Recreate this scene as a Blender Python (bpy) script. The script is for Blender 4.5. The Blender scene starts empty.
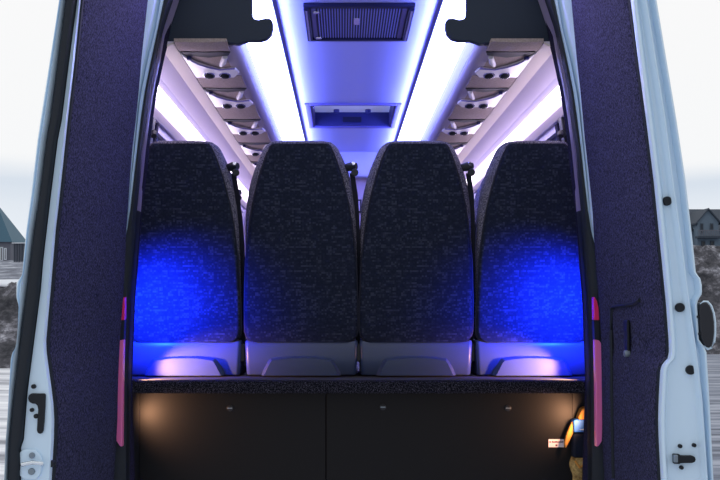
import bpy, bmesh, math, random
from mathutils import Vector, noise
random.seed(4)
C = bpy.context.scene.collection
PI = math.pi

# ------------------------------------------------------------------ camera frame (van axis = +Y, ground z = 0)
VX, VY, F = 343.5, 305.0, 1000.0
CX, CZ = -0.053, 1.40
def P(px, py, Y):
    return Vector((CX + (px - VX) * Y / F, Y, CZ + (VY - py) * Y / F))
def lerp(tr, y):
    """trace: list of (y, x) sorted by y; linear, extended past both ends"""
    if y <= tr[0][0]: a, b = tr[0], tr[1]
    elif y >= tr[-1][0]: a, b = tr[-2], tr[-1]
    else:
        for a, b in zip(tr, tr[1:]):
            if a[0] <= y <= b[0]: break
    return a[1] + (b[1] - a[1]) * (y - a[0]) / (b[0] - a[0])
def XT(tr, Y, z):
    py = VY - F * (z - CZ) / Y
    return CX + (lerp(tr, py) - VX) * Y / F

# ------------------------------------------------------------------ materials
def mat(name, col, rough=0.5, metal=0.0, spec=0.5, coat=0.0, emit=None, estr=0.0, build=None):
    m = bpy.data.materials.new(name); m.use_nodes = True
    nt = m.node_tree; b = nt.nodes['Principled BSDF']
    b.inputs['Base Color'].default_value = (*col, 1)
    b.inputs['Roughness'].default_value = rough
    b.inputs['Metallic'].default_value = metal
    b.inputs['Specular IOR Level'].default_value = spec
    b.inputs['Coat Weight'].default_value = coat
    if emit:
        b.inputs['Emission Color'].default_value = (*emit, 1)
        b.inputs['Emission Strength'].default_value = estr
    if build: build(nt, b)
    return m
def N(nt, t, **kw):
    n = nt.nodes.new(t)
    for k, v in kw.items():
        if k in n.inputs: n.inputs[k].default_value = v
        else: setattr(n, k, v)
    return n
def ramp(nt, stops):
    r = nt.nodes.new('ShaderNodeValToRGB'); e = r.color_ramp.elements
    while len(e) < len(stops): e.new(0.5)
    for i, (p, c) in enumerate(stops):
        e[i].position = p; e[i].color = (*c, 1)
    return r
def fleck(c0, c1, scale, lo=0.4, hi=0.7, bump=0.3, dist=0.002, big=None):
    def f(nt, b):
        tc = N(nt, 'ShaderNodeTexCoord')
        n = N(nt, 'ShaderNodeTexNoise', Scale=scale, Detail=3.0, Roughness=0.7)
        nt.links.new(tc.outputs['Object'], n.inputs['Vector'])
        r = ramp(nt, [(lo, c0), (hi, c1)])
        nt.links.new(n.outputs['Fac'], r.inputs['Fac'])
        nt.links.new(r.outputs['Color'], b.inputs['Base Color'])
        if bump:
            bp = N(nt, 'ShaderNodeBump', Strength=bump, Distance=dist)
            nt.links.new(n.outputs['Fac'], bp.inputs['Height'])
            nt.links.new(bp.outputs['Normal'], b.inputs['Normal'])
    return f
def weave(c0, c1, c2, cell):
    """seat cloth: little blocks of two tones running in short dashes"""
    def f(nt, b):
        tc = N(nt, 'ShaderNodeTexCoord')
        mp = N(nt, 'ShaderNodeVectorMath', operation='SCALE'); mp.inputs['Scale'].default_value = 1 / cell
        nt.links.new(tc.outputs['Object'], mp.inputs[0])
        fl = N(nt, 'ShaderNodeVectorMath', operation='FLOOR'); nt.links.new(mp.outputs[0], fl.inputs[0])
        sp = N(nt, 'ShaderNodeSeparateXYZ'); nt.links.new(fl.outputs[0], sp.inputs[0])
        cb = N(nt, 'ShaderNodeCombineXYZ')
        nt.links.new(sp.outputs['X'], cb.inputs['X']); nt.links.new(sp.outputs['Z'], cb.inputs['Y'])
        wn = N(nt, 'ShaderNodeTexWhiteNoise', noise_dimensions='2D'); nt.links.new(cb.outputs[0], wn.inputs['Vector'])
        # dashes: same noise at stretched cells
        mp2 = N(nt, 'ShaderNodeVectorMath', operation='MULTIPLY'); mp2.inputs[1].default_value = (1/(cell*3), 1, 1/cell)
        nt.links.new(tc.outputs['Object'], mp2.inputs[0])
        fl2 = N(nt, 'ShaderNodeVectorMath', operation='FLOOR'); nt.links.new(mp2.outputs[0], fl2.inputs[0])
        sp2 = N(nt, 'ShaderNodeSeparateXYZ'); nt.links.new(fl2.outputs[0], sp2.inputs[0])
        cb2 = N(nt, 'ShaderNodeCombineXYZ')
        nt.links.new(sp2.outputs['X'], cb2.inputs['X']); nt.links.new(sp2.outputs['Z'], cb2.inputs['Y'])
        wn2 = N(nt, 'ShaderNodeTexWhiteNoise', noise_dimensions='2D'); nt.links.new(cb2.outputs[0], wn2.inputs['Vector'])
        ad = N(nt, 'ShaderNodeMath', operation='ADD'); nt.links.new(wn.outputs['Value'], ad.inputs[0]); nt.links.new(wn2.outputs['Value'], ad.inputs[1])
        hf = N(nt, 'ShaderNodeMath', operation='MULTIPLY'); hf.inputs[1].default_value = 0.5; nt.links.new(ad.outputs[0], hf.inputs[0])
        r = ramp(nt, [(0.3, c0), (0.62, c1), (0.85, c2)])
        nt.links.new(hf.outputs[0], r.inputs['Fac']); nt.links.new(r.outputs['Color'], b.inputs['Base Color'])
        nz = N(nt, 'ShaderNodeTexNoise', Scale=700.0, Detail=1.0); nt.links.new(tc.outputs['Object'], nz.inputs['Vector'])
        bp = N(nt, 'ShaderNodeBump', Strength=0.25, Distance=0.001); nt.links.new(nz.outputs['Fac'], bp.inputs['Height'])
        nt.links.new(bp.outputs['Normal'], b.inputs['Normal'])
    return f
def streaks(c0, c1, c2, sx, sy):
    def f(nt, b):
        tc = N(nt, 'ShaderNodeTexCoord')
        mp = N(nt, 'ShaderNodeMapping'); mp.inputs['Scale'].default_value = (sx, sy, 1)
        nt.links.new(tc.outputs['Object'], mp.inputs['Vector'])
        n = N(nt, 'ShaderNodeTexNoise', Scale=1.0, Detail=5.0, Roughness=0.65); nt.links.new(mp.outputs[0], n.inputs['Vector'])
        r = ramp(nt, [(0.34, c0), (0.47, c1), (0.6, c2)])
        nt.links.new(n.outputs['Fac'], r.inputs['Fac']); nt.links.new(r.outputs['Color'], b.inputs['Base Color'])
    return f
def soil(stops, scale):
    def f(nt, b):
        tc = N(nt, 'ShaderNodeTexCoord')
        n = N(nt, 'ShaderNodeTexNoise', Scale=scale, Detail=8.0, Roughness=0.75); nt.links.new(tc.outputs['Object'], n.inputs['Vector'])
        r = ramp(nt, stops)
        nt.links.new(n.outputs['Fac'], r.inputs['Fac']); nt.links.new(r.outputs['Color'], b.inputs['Base Color'])
    return f

M = {}
M['paint'] = mat('van_paint', (0.60, 0.77, 0.93), 0.28, spec=0.5, coat=0.3)
M['carpet'] = mat('door_carpet', (0.04, 0.04, 0.1), 0.95, spec=0.1, build=fleck((0.008, 0.010, 0.024), (0.095, 0.095, 0.18), 165, 0.38, 0.74, 0.8, 0.005))
M['ledge'] = mat('ledge_carpet', (0.05, 0.05, 0.08), 0.95, spec=0.1, build=fleck((0.004, 0.005, 0.010), (0.24, 0.23, 0.34), 300, 0.50, 0.80, 1.0, 0.008))
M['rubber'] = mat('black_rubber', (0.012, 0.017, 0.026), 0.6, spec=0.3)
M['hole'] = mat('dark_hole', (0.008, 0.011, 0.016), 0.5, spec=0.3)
M['black'] = mat('black_plastic', (0.012, 0.014, 0.022), 0.45, spec=0.4)
M['endcap'] = mat('dark_end_cap', (0.012, 0.022, 0.045), 0.55, spec=0.35)
M['steel'] = mat('bright_steel', (0.72, 0.78, 0.84), 0.25, metal=0.9)
M['bolt'] = mat('grey_bolt', (0.22, 0.27, 0.32), 0.4, metal=0.6)
M['ribbed'] = mat('lavender_ribbed_trim', (0.28, 0.24, 0.38), 0.35, spec=0.45)
M['jamb'] = mat('purple_jamb_carpet', (0.10, 0.08, 0.26), 0.9, spec=0.1, build=fleck((0.006, 0.006, 0.018), (0.035, 0.032, 0.085), 240, 0.38, 0.72, 0.5, 0.003))
M['lens'] = mat('red_lens', (0.80, 0.035, 0.13), 0.25, spec=0.5, coat=0.4)
M['lens_pink'] = mat('pink_lens', (0.80, 0.17, 0.42), 0.35, spec=0.5, coat=0.2)
M['cloth'] = mat('seat_cloth', (0.02, 0.025, 0.05), 0.9, spec=0.12, build=weave((0.012, 0.016, 0.033), (0.017, 0.022, 0.043), (0.038, 0.045, 0.076), 0.0064))
M['bolster'] = mat('seat_bolster_cloth', (0.05, 0.05, 0.08), 0.9, spec=0.15, build=fleck((0.035, 0.035, 0.07), (0.46, 0.43, 0.54), 260, 0.42, 0.74, 0.5, 0.003))
M['piping'] = mat('seat_piping', (0.016, 0.018, 0.034), 0.6, spec=0.3)
M['seat_plastic'] = mat('grey_seat_plastic', (0.050, 0.072, 0.15), 0.38, spec=0.45)
M['belt'] = mat('belt_webbing', (0.01, 0.011, 0.022), 0.7, spec=0.2)
M['ceiling'] = mat('ceiling_lining', (0.44, 0.46, 0.78), 0.55, spec=0.3)
M['seam'] = mat('ceiling_seam', (0.16, 0.15, 0.46), 0.45)
M['led'] = mat('led_panel', (0.8, 0.85, 1.0), 0.4, emit=(0.36, 0.40, 1.0), estr=9.0)
M['tube'] = mat('tube_light', (0.9, 0.88, 0.95), 0.35, emit=(1.0, 0.86, 1.0), estr=5.5)
M['liner'] = mat('side_lining', (0.60, 0.54, 0.70), 0.5, spec=0.35)
M['beige'] = mat('beige_trim', (0.70, 0.62, 0.60), 0.5, spec=0.3)
M['pad'] = mat('beige_rack_lining', (0.42, 0.34, 0.36), 0.8, spec=0.15, build=fleck((0.27, 0.22, 0.21), (0.39, 0.32, 0.305), 160, 0.35, 0.7, 0.2))
M['psu'] = mat('white_panel_plastic', (0.82, 0.79, 0.84), 0.25, spec=0.5)
M['chrome'] = mat('chrome', (0.85, 0.85, 0.92), 0.12, metal=1.0)
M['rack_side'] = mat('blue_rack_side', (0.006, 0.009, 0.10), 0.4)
M['nose'] = mat('grey_rack_nose', (0.36, 0.31, 0.40), 0.4)
M['grille'] = mat('dark_grille', (0.008, 0.010, 0.05), 0.45, spec=0.3)
M['grille_slat'] = mat('grille_slat', (0.32, 0.36, 0.80), 0.4, spec=0.4)
M['hatch'] = mat('hatch_lining', (0.012, 0.018, 0.15), 0.45)
M['hatch_lid'] = mat('hatch_lid', (0.75, 0.76, 0.80), 0.4, emit=None)
M['front'] = mat('partition', (0.40, 0.34, 0.50), 0.6)
M['box'] = mat('box_panel', (0.0062, 0.0064, 0.0085), 0.5, spec=0.2)
M['floor'] = mat('floor_cover', (0.05, 0.05, 0.07), 0.8)
M['paper'] = mat('sticker_paper', (0.80, 0.70, 0.76), 0.6)
M['ink'] = mat('sticker_ink', (0.10, 0.03, 0.07), 0.7)
M['orange'] = mat('orange_cloth', (0.62, 0.28, 0.06), 0.8, spec=0.2)
M['bluefab'] = mat('blue_band', (0.02, 0.13, 0.50), 0.6)
M['tan'] = mat('tan_cloth', (0.50, 0.34, 0.12), 0.8, spec=0.2, build=fleck((0.20, 0.12, 0.04), (0.62, 0.44, 0.18), 60, 0.35, 0.65, 0.6, 0.01))
M['navy'] = mat('navy_bag', (0.010, 0.014, 0.030), 0.8, spec=0.15)
M['snow'] = mat('trodden_snow', (0.8, 0.82, 0.86), 0.85, build=streaks((0.25, 0.26, 0.30), (0.62, 0.64, 0.70), (0.86, 0.88, 0.92), 0.25, 1.9))
M['road'] = mat('frosted_road', (0.4, 0.43, 0.5), 0.8, build=streaks((0.06, 0.07, 0.10), (0.16, 0.185, 0.25), (0.36, 0.39, 0.47), 0.5, 3.2))
M['hill'] = mat('snowy_field', (0.4, 0.4, 0.45), 0.95, build=soil([(0.36, (0.07, 0.08, 0.11)), (0.5, (0.20, 0.22, 0.28)), (0.64, (0.62, 0.66, 0.74))], 0.35))
M['mound'] = mat('earth_mound', (0.1, 0.1, 0.1), 0.95, build=soil([(0.40, (0.020, 0.022, 0.030)), (0.52, (0.075, 0.075, 0.090)), (0.60, (0.22, 0.22, 0.26)), (0.68, (0.62, 0.64, 0.70))], 1.6))
M['stone'] = mat('house_wall', (0.13, 0.18, 0.24), 0.9)
M['slate'] = mat('dark_roof', (0.040, 0.055, 0.080), 0.8)
M['blueroof'] = mat('blue_roof', (0.035, 0.11, 0.17), 0.6)
M['timber'] = mat('timber', (0.14, 0.15, 0.19), 0.9)
M['snowcap'] = mat('roof_snow', (0.75, 0.79, 0.86), 0.9)
M['pane'] = mat('dark_pane', (0.015, 0.02, 0.03), 0.15)
M['frame_white'] = mat('white_frame', (0.65, 0.70, 0.78), 0.6)
M['twig'] = mat('twigs', (0.03, 0.03, 0.04), 0.9)
M['yellow'] = mat('yellow_plastic', (0.65, 0.42, 0.06), 0.5)
def glass_b(nt, b):
    tr = N(nt, 'ShaderNodeBsdfTransparent'); tr.inputs['Color'].default_value = (0.50, 0.50, 0.62, 1)
    gl = N(nt, 'ShaderNodeBsdfGlossy', Roughness=0.05)
    mx = N(nt, 'ShaderNodeMixShader'); mx.inputs['Fac'].default_value = 0.08
    nt.links.new(tr.outputs[0], mx.inputs[1]); nt.links.new(gl.outputs[0], mx.inputs[2])
    nt.links.new(mx.outputs[0], nt.nodes['Material Output'].inputs['Surface'])
M['glass'] = mat('tinted_glass', (0.5, 0.5, 0.6), 0.05, build=glass_b)
def lid_b(nt, b):
    tl = N(nt, 'ShaderNodeBsdfTranslucent'); tl.inputs['Color'].default_value = (0.8, 0.8, 0.85, 1)
    mx = N(nt, 'ShaderNodeMixShader'); mx.inputs['Fac'].default_value = 0.5
    nt.links.new(tl.outputs[0], mx.inputs[1]); nt.links.new(b.outputs[0], mx.inputs[2])
    nt.links.new(mx.outputs[0], nt.nodes['Material Output'].inputs['Surface'])
M['lid'] = mat('translucent_lid', (0.75, 0.76, 0.80), 0.35, build=lid_b)

# ------------------------------------------------------------------ mesh helpers
class MB:
    def __init__(s): s.v = []; s.f = []
    def add(s, vs, fs):
        n = len(s.v); s.v += [Vector(v) for v in vs]; s.f += [tuple(i + n for i in f) for f in fs]; return s
    def box(s, a, b):
        (x0, y0, z0), (x1, y1, z1) = a, b
        return s.add([(x0,y0,z0),(x1,y0,z0),(x1,y1,z0),(x0,y1,z0),(x0,y0,z1),(x1,y0,z1),(x1,y1,z1),(x0,y1,z1)],
                     [(0,3,2,1),(4,5,6,7),(0,1,5,4),(1,2,6,5),(2,3,7,6),(3,0,4,7)])
    def prism(s, pts, d):
        """pts: closed polygon of 3D points, d: extrusion vector"""
        n = len(pts); d = Vector(d)
        vs = [Vector(p) for p in pts] + [Vector(p) + d for p in pts]
        fs = [tuple(range(n)), tuple(range(2*n-1, n-1, -1))] + [(i, i+n, (i+1) % n + n, (i+1) % n) for i in range(n)]
        return s.add(vs, fs)
    def loft(s, rings, closed=True, cap=True):
        n = len(rings[0]); vs = [p for r in rings for p in r]; fs = []
        for i in range(len(rings) - 1):
            for j in range(n if closed else n - 1):
                k = (j + 1) % n
                fs.append((i*n+j, i*n+k, (i+1)*n+k, (i+1)*n+j))
        if cap and closed:
            fs.append(tuple(range(n-1, -1, -1))); fs.append(tuple((len(rings)-1)*n + j for j in range(n)))
        return s.add(vs, fs)
    def tube(s, path, r, n=10, cap=True):
        path = [Vector(p) for p in path]; rings = []
        for i, p in enumerate(path):
            t = (path[min(i+1, len(path)-1)] - path[max(i-1, 0)]).normalized()
            up = Vector((0,0,1)) if abs(t.z) < 0.9 else Vector((1,0,0))
            u = t.cross(up).normalized(); w = u.cross(t).normalized()
            rr = r[i] if isinstance(r, (list, tuple)) else r
            rings.append([p + u*rr*math.cos(2*PI*j/n) + w*rr*math.sin(2*PI*j/n) for j in range(n)])
        return s.loft(rings, True, cap)
    def disc(s, c, axis, r, h, n=20, dome=0.0):
        c = Vector(c); axis = Vector(axis).normalized()
        pts = [(0.0, r), (h*0.8, r), (h, r*0.86)]
        up = Vector((0,0,1)) if abs(axis.z) < 0.9 else Vector((1,0,0))
        u = axis.cross(up).normalized(); w = u.cross(axis).normalized()
        return s.loft([[c + axis*a + u*q*math.cos(2*PI*j/n) + w*q*math.sin(2*PI*j/n) for j in range(n)] for a, q in pts])
    def build(s, name, m, parent=None, smooth=False, bevel=0, solid=0, seg=2, auto=None):
        me = bpy.data.meshes.new(name)
        off = parent_loc(parent) if parent else Vector()
        me.from_pydata([v - off for v in s.v], [], s.f); me.update()
        bm = bmesh.new(); bm.from_mesh(me); bmesh.ops.recalc_face_normals(bm, faces=bm.faces); bm.to_mesh(me); bm.free()
        me.materials.append(M[m])
        o = bpy.data.objects.new(name, me); C.objects.link(o)
        if parent: o.parent = parent
        if smooth:
            for p in me.polygons: p.use_smooth = True
            me.set_sharp_from_angle(angle=math.radians(auto or 40))
        if solid:
            md = o.modifiers.new('thickness', 'SOLIDIFY'); md.thickness = solid; md.offset = 0
        if bevel:
            md = o.modifiers.new('bevel', 'BEVEL'); md.width = bevel; md.segments = seg; md.limit_method = 'ANGLE'
        return o
def parent_loc(o):
    v = Vector()
    while o: v = v + o.location; o = o.parent
    return v
def tag(o, label=None, cat=None, group=None, kind=None):
    if label: o['label'] = label
    if cat: o['category'] = cat
    if group: o['group'] = group
    if kind: o['kind'] = kind
    return o
def thing(name, label, cat, loc=(0,0,0), group=None):
    o = bpy.data.objects.new(name, None); C.objects.link(o); o.location = loc; o.empty_display_size = 0.05
    return tag(o, label, cat, group, 'thing')
def struct(o, label=None):
    o['kind'] = 'structure'
    if label: o['label'] = label
    return o
def copy_tree(o, parent=None):
    c = o.copy(); C.objects.link(c)
    if parent: c.parent = parent
    for ch in list(o.children): copy_tree(ch, c)
    return c
def mx(pts, s): return [Vector((p[0]*s, p[1], p[2])) for p in pts]

# ------------------------------------------------------------------ ground and outdoors
g = MB(); g.add([(-90, -12, 0), (90, -12, 0), (90, 60, 0), (-90, 60, 0)], [(0,1,2,3)])
struct(g.build('ground', 'snow'), 'pale trodden snow beside the van')
g = MB(); g.box((1.3, -12, -0.05), (60, 29.5, 0.012))
struct(g.build('road', 'road'), 'grey frosted road surface to the right of the van')
def terrain(x0, x1, y0, y1, nx, ny, fh):
    vs, fs = [], []
    for j in range(ny + 1):
        for i in range(nx + 1):
            x = x0 + (x1-x0)*i/nx; y = y0 + (y1-y0)*j/ny
            vs.append((x, y, fh(x, y)))
    for j in range(ny):
        for i in range(nx):
            a = j*(nx+1)+i; fs.append((a, a+1, a+nx+2, a+nx+1))
    return MB().add(vs, fs)
def hillh(x, y):
    t = min(1.0, max(0.0, (y - 34) / 116)); side = 1 if x > 0 else 0
    base = 0.5 + t * (9.0 if x > 0 else 7.6)
    return base + 0.35*noise.noise(Vector((x*0.12, y*0.12, 1))) + (0 if y > 36 else -0.6)
struct(terrain(-110, 110, 33, 175, 110, 90, hillh).build('hill', 'hill', smooth=True, auto=180), 'rising field with patches of snow')
def rough(x0, x1, y0, y1, top, seed, amp):
    def fh(x, y):
        v = (y - y0) / (y1 - y0); u = (x - x0) / (x1 - x0)
        prof = min(1, v*3.2) * min(1, (1-v)*3 + 0.25) * min(1, u*12, (1-u)*12)
        n1 = noise.fractal(Vector((x*0.6, y*0.6, seed)), 1.0, 2.0, 5)
        n2 = noise.fractal(Vector((x*3.0, y*3.0, seed+9)), 0.8, 2.0, 4)
        return -0.05 + prof * (top + amp*n1*0.5 + amp*0.28*n2)
    return fh
mo = tag(terrain(-19, -5.2, 22, 31, 200, 120, rough(-19, -5.2, 22, 31, 1.95, 3, 0.5)).build('soil_mound', 'mound', smooth=True, auto=180),
    'rough dark mound of soil and snow outside the left van door', 'mound', None, 'thing')
sc = terrain(-18, -6.2, 24.8, 27.2, 60, 10, lambda x, y: 2.02 + 0.10*noise.noise(Vector((x*1.3, y, 4))) - 0.10*abs(y-26)).build('snow_cap', 'snowcap', mo, smooth=True, auto=180, solid=0.05)
sc['label'] = 'white snow lying along the crest'
mo = tag(terrain(7.5, 26, 28, 40, 220, 130, rough(7.5, 26, 28, 40, 3.25, 21, 0.6)).build('soil_mound', 'mound', smooth=True, auto=180),
    'rough dark slope of soil behind the handle of the right van door', 'mound', None, 'thing')
# bare twigs growing on the mounds
tw = MB()
for k in range(420):
    left = k % 2 == 0
    x = random.uniform(-14, -6) if left else random.uniform(9, 20); y = random.uniform(23.5, 27) if left else random.uniform(29.5, 33)
    z = 1.5 if left else 1.6
    z *= min(1, (y - (22 if left else 28)) / (3 if left else 4))
    a = random.uniform(0, 2*PI); h = random.uniform(0.15, 0.45)
    p0 = Vector((x, y, z)); p1 = p0 + Vector((math.cos(a)*h*0.5, math.sin(a)*h*0.5, h))
    tw.tube([p0, (p0+p1)/2 + Vector((0.03, 0, 0.02)), p1], [0.012, 0.009, 0.004], 4)
tag(tw.build('dry_weeds', 'twig'), 'thin dark dry weeds sprouting from the soil mounds', 'weeds', None, 'stuff')

def gable(root, x0, x1, y0, y1, zb, ze, zr, axis, wall, roof, over=0.5):
    """house body with ridge along axis 'x' or 'y'"""
    w = MB()
    if axis == 'y':
        xm = (x0+x1)/2
        w.prism([(x0,y0,zb),(x1,y0,zb),(x1,y0,ze),(xm,y0,zr),(x0,y0,ze)], (0, y1-y0, 0))
        r = MB(); sl = (zr-ze)/(xm-x0); t = 0.28
        for sx, xe in ((-1, x0-over), (1, x1+over)):
            zo = ze - over*sl
            r.prism([(xm, y0-over, zr+0.02), (xe, y0-over, zo+0.02), (xe, y0-over, zo+t), (xm, y0-over, zr+t)], (0, y1-y0+2*over, 0))
    else:
        ym = (y0+y1)/2
        w.prism([(x0,y0,zb),(x0,y1,zb),(x0,y1,ze),(x0,ym,zr),(x0,y0,ze)], (x1-x0, 0, 0))
        r = MB(); sl = (zr-ze)/(ym-y0); t = 0.28
        for ye in (y0-over, y1+over):
            zo = ze - over*sl
            r.prism([(x0-over, ym, zr+0.02), (x0-over, ye, zo+0.02), (x0-over, ye, zo+t), (x0-over, ym, zr+t)], (x1-x0+2*over, 0, 0))
    w.build('wall', wall, root); r.build('roof', roof, root)
def win(root, a, b, c='pane'):
    f = MB(); x0, z0, x1, z1, y = a[0], a[1], b[0], b[1], a[2]
    for q in (((x0,y-0.12,z0),(x0+0.14,y,z1)), ((x1-0.14,y-0.12,z0),(x1,y,z1)), ((x0+0.14,y-0.12,z0),(x1-0.14,y,z0+0.14)), ((x0+0.14,y-0.12,z1-0.14),(x1-0.14,y,z1))):
        f.box(*q)
    o = f.build('window', 'frame_white' if c == 'pane' else 'slate', root)
    MB().box((x0+0.14, y-0.06, z0+0.14), (x1-0.14, y-0.02, z1-0.14)).build('pane', 'pane', o)
Y0 = 150.0
def q(px, py, Y=Y0): p = P(px, py, Y); return p.x, p.z
# right house: main block with ridge across the view, gabled bay towards us, balcony
xa, zr = q(684, 206); xb, zb = q(742, 262); _, ze = q(0, 229)
h = thing('house', 'grey two storey house with dark gabled roof and balcony beyond the right van door', 'house', ((xa+xb)/2, 154, zb))
gable(h, xa, xb, 152, 164, zb-3, ze, zr, 'x', 'stone', 'slate', 0.4)
bx0, _ = q(697.5, 0); bx1, _ = q(718.5, 0); _, be = q(0, 222); _, br = q(0, 210)
gable(h, bx0, bx1, 150, 158, zb-3, be, br, 'y', 'stone', 'slate', 0.35)
for (u0, v0, u1, v1) in ((700.3, 233, 703, 223.5), (710, 229.5, 713, 223.5), (701, 248, 705, 241), (710, 248, 714, 241)):
    a = q(u0, v0); b = q(u1, v1); win(h, (a[0], a[1], 149.98), (b[0], b[1]), 'dark')
a = q(695, 238.5); b = q(720, 236.5)
bal = MB().box((a[0], 148.6, a[1]), (b[0], 150, b[1])); 
bo = bal.build('balcony', 'slate', h)
rl = MB()
for k in range(14):
    x = a[0] + (b[0]-a[0]) * (k+0.5)/14; rl.box((x-0.05, 148.62, b[1]), (x+0.05, 148.7, b[1]+0.75))
rl.box((a[0], 148.6, b[1]+0.75), (b[0], 148.75, b[1]+0.9)); rl.build('railing', 'timber', bo)
# left house with blue hipped roof
xa, zr = q(-60, 200); xb, zb = q(10.5, 270); _, ze = q(0, 242); rx0, _ = q(-38, 200); rx1, _ = q(-13, 200)
h = thing('house', 'low house with a steep blue roof beyond the left van door', 'house', ((xa+xb)/2, 153, zb))
MB().box((xa, 150, zb-3), (xb, 158, ze)).build('wall', 'timber', h)
o = 0.35
MB().add([(xa-o, 150-o, ze), (xb+o, 150-o, ze), (xb+o, 158+o, ze), (xa-o, 158+o, ze), (rx0, 154, zr), (rx1, 154, zr)],
         [(0,3,2,1), (0,1,5,4), (1,2,5), (2,3,4,5), (3,0,4)]).build('roof', 'blueroof', h)
for (u0, v0, u1, v1) in ((0.5, 261, 3.3, 247), (4.2, 260, 6.8, 248)):
    a = q(u0, v0); b = q(u1, v1); win(h, (a[0], a[1], 149.98), (b[0], b[1]))
# shed
xa, zr = q(13.5, 241, 140); xb, zb = q(31, 268, 140); _, ze = q(0, 243.5, 140)
h = thing('shed', 'small flat roofed timber shed with snowy roof beside the blue roofed house', 'shed', ((xa+xb)/2, 142, zb))
sb = MB().box((xa, 140, zb-3), (xb, 145, ze)).build('wall', 'timber', h)
MB().box((xa-0.15, 139.7, ze), (xb+0.15, 145.2, ze+0.12)).build('roof', 'snowcap', h)
dd = MB()
for k in range(7):
    x = xa + (xb-xa)*(k+0.5)/7; dd.box((x-0.06, 139.9, zb-1), (x+0.06, 140, ze))
dd.build('batten', 'slate', h)

# ------------------------------------------------------------------ traces from the photograph (y, x)
L_free  = [(0,80),(60,74),(120,67),(200,58.5),(230,55),(290,50),(340,45.5),(352,45.8),(372,48.5),(390,51),(405,52.8),(420,53.6),(440,53.2),(480,51)]
L_hinge = [(0,146),(30,142.7),(60,139.5),(90,137),(120,134),(150,130.5),(180,128),(210,126),(235,124),(270,122.8),(300,121),(340,118),(360,117),(390,116),(420,115.5),(480,112)]
L_out   = [(0,59),(60,49.5),(120,40),(140,37),(200,30),(230,26),(274,22.2),(277,21),(281,17),(285,16),(297,15.8),(301,17),(306,18.8),(340,18.2),(348,16),(353,12),(360,10.5),(370,10),(480,6)]
L_lip   = [(0,65),(60,57.5),(120,49.5),(140,46),(200,38.5),(230,33.5),(280,27),(340,19.5),(390,13.5),(440,8.5),(480,7)]
L_white = [(0,76),(60,68),(120,60.5),(140,56.5),(200,49),(230,45.5),(260,42),(290,39.5),(340,33),(390,26.5),(440,22.5),(448,19.5),(456,20.5),(468,21),(480,19.5)]
R_free  = [(0,632),(60,639.5),(120,647.5),(180,655),(240,661),(300,667),(340,670),(352,670.3),(359,669),(364,664),(370,661.6),(400,660),(420,659.5),(440,660),(480,662)]
R_hinge = [(0,573),(60,578.5),(90,582),(140,586.5),(180,591),(215,594.5),(235,595.5),(270,598),(300,600.5),(340,603),(440,604),(480,606)]
R_out   = [(0,659),(60,669),(120,679),(180,688),(240,695),(274,698.5),(277,702.5),(285,704.3),(294,704.5),(299,701),(303,699.5),(340,701.5),(346,706.5),(352,709),(400,712),(480,716)]
R_ridge = [(0,645),(60,654.5),(120,664),(180,671.5),(240,680),(300,687.5),(350,694.5),(400,700.5),(480,706)]
YE, YH = 2.62, 3.335
ZR = [0.62 + (2.47-0.62)*i/220 for i in range(221)]

# ------------------------------------------------------------------ van doors
def band(tr0, tr1, Y, Yfront, d0=0.0, d1=0.0, zs=ZR):
    """strip between two traces on the door's free edge, bulging forward"""
    rings = []
    for z in zs:
        a = XT(tr0, YE, z) + d0; b = XT(tr1, YE, z) + d1; w = b - a
        rings.append([Vector((a, Y, z)), Vector((a, Yfront + 0.006, z)), Vector((a + w*0.2, Yfront, z)), Vector((b - w*0.2, Yfront, z)),
                      Vector((b, Yfront + 0.006, z)), Vector((b, Y, z))])
    return MB().loft(rings)
def holes(root, spots, m='hole', name='hole_plug', Y=YE):
    for (px, py, r) in spots:
        p = P(px, py, Y)
        MB().disc((p.x, Y + 0.006, p.z), (0, -1, 0), r*Y/F, 0.010, 20).build(name, m, root, smooth=True)
def carpet(root, free, hinge, s):
    rings = []
    for z in ZR[1:-1]:
        xe = XT(free, 2.65, z); xh = XT(hinge, YH, z)
        i = -s
        rings.append([Vector((xe + i*-0.004, 2.652, z)), Vector((xe + i*0.010, 2.660, z)), Vector((xe + i*0.013, 2.69, z))] +
                     [Vector((xe + i*0.014 + (xh - xe - i*0.002)*k/8, 2.69 + (3.31-2.69)*k/8, z)) for k in range(1, 8)] +
                     [Vector((xh + i*0.012, 3.31, z)), Vector((xh, 3.328, z)), Vector((xh - i*0.006, 3.328, z)), Vector((xe - i*0.006, 2.66, z))])
    o = MB().loft(rings).build('carpet_panel', 'carpet', root, smooth=True)
    o['label'] = 'dark purple carpet lining'
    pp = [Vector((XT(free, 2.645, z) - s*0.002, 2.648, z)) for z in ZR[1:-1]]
    MB().tube(pp, 0.0085, 8).build('shadow_gap_strip', 'rubber', root, smooth=True)  # black tube standing in for the shadow gap beside the carpet

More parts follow.
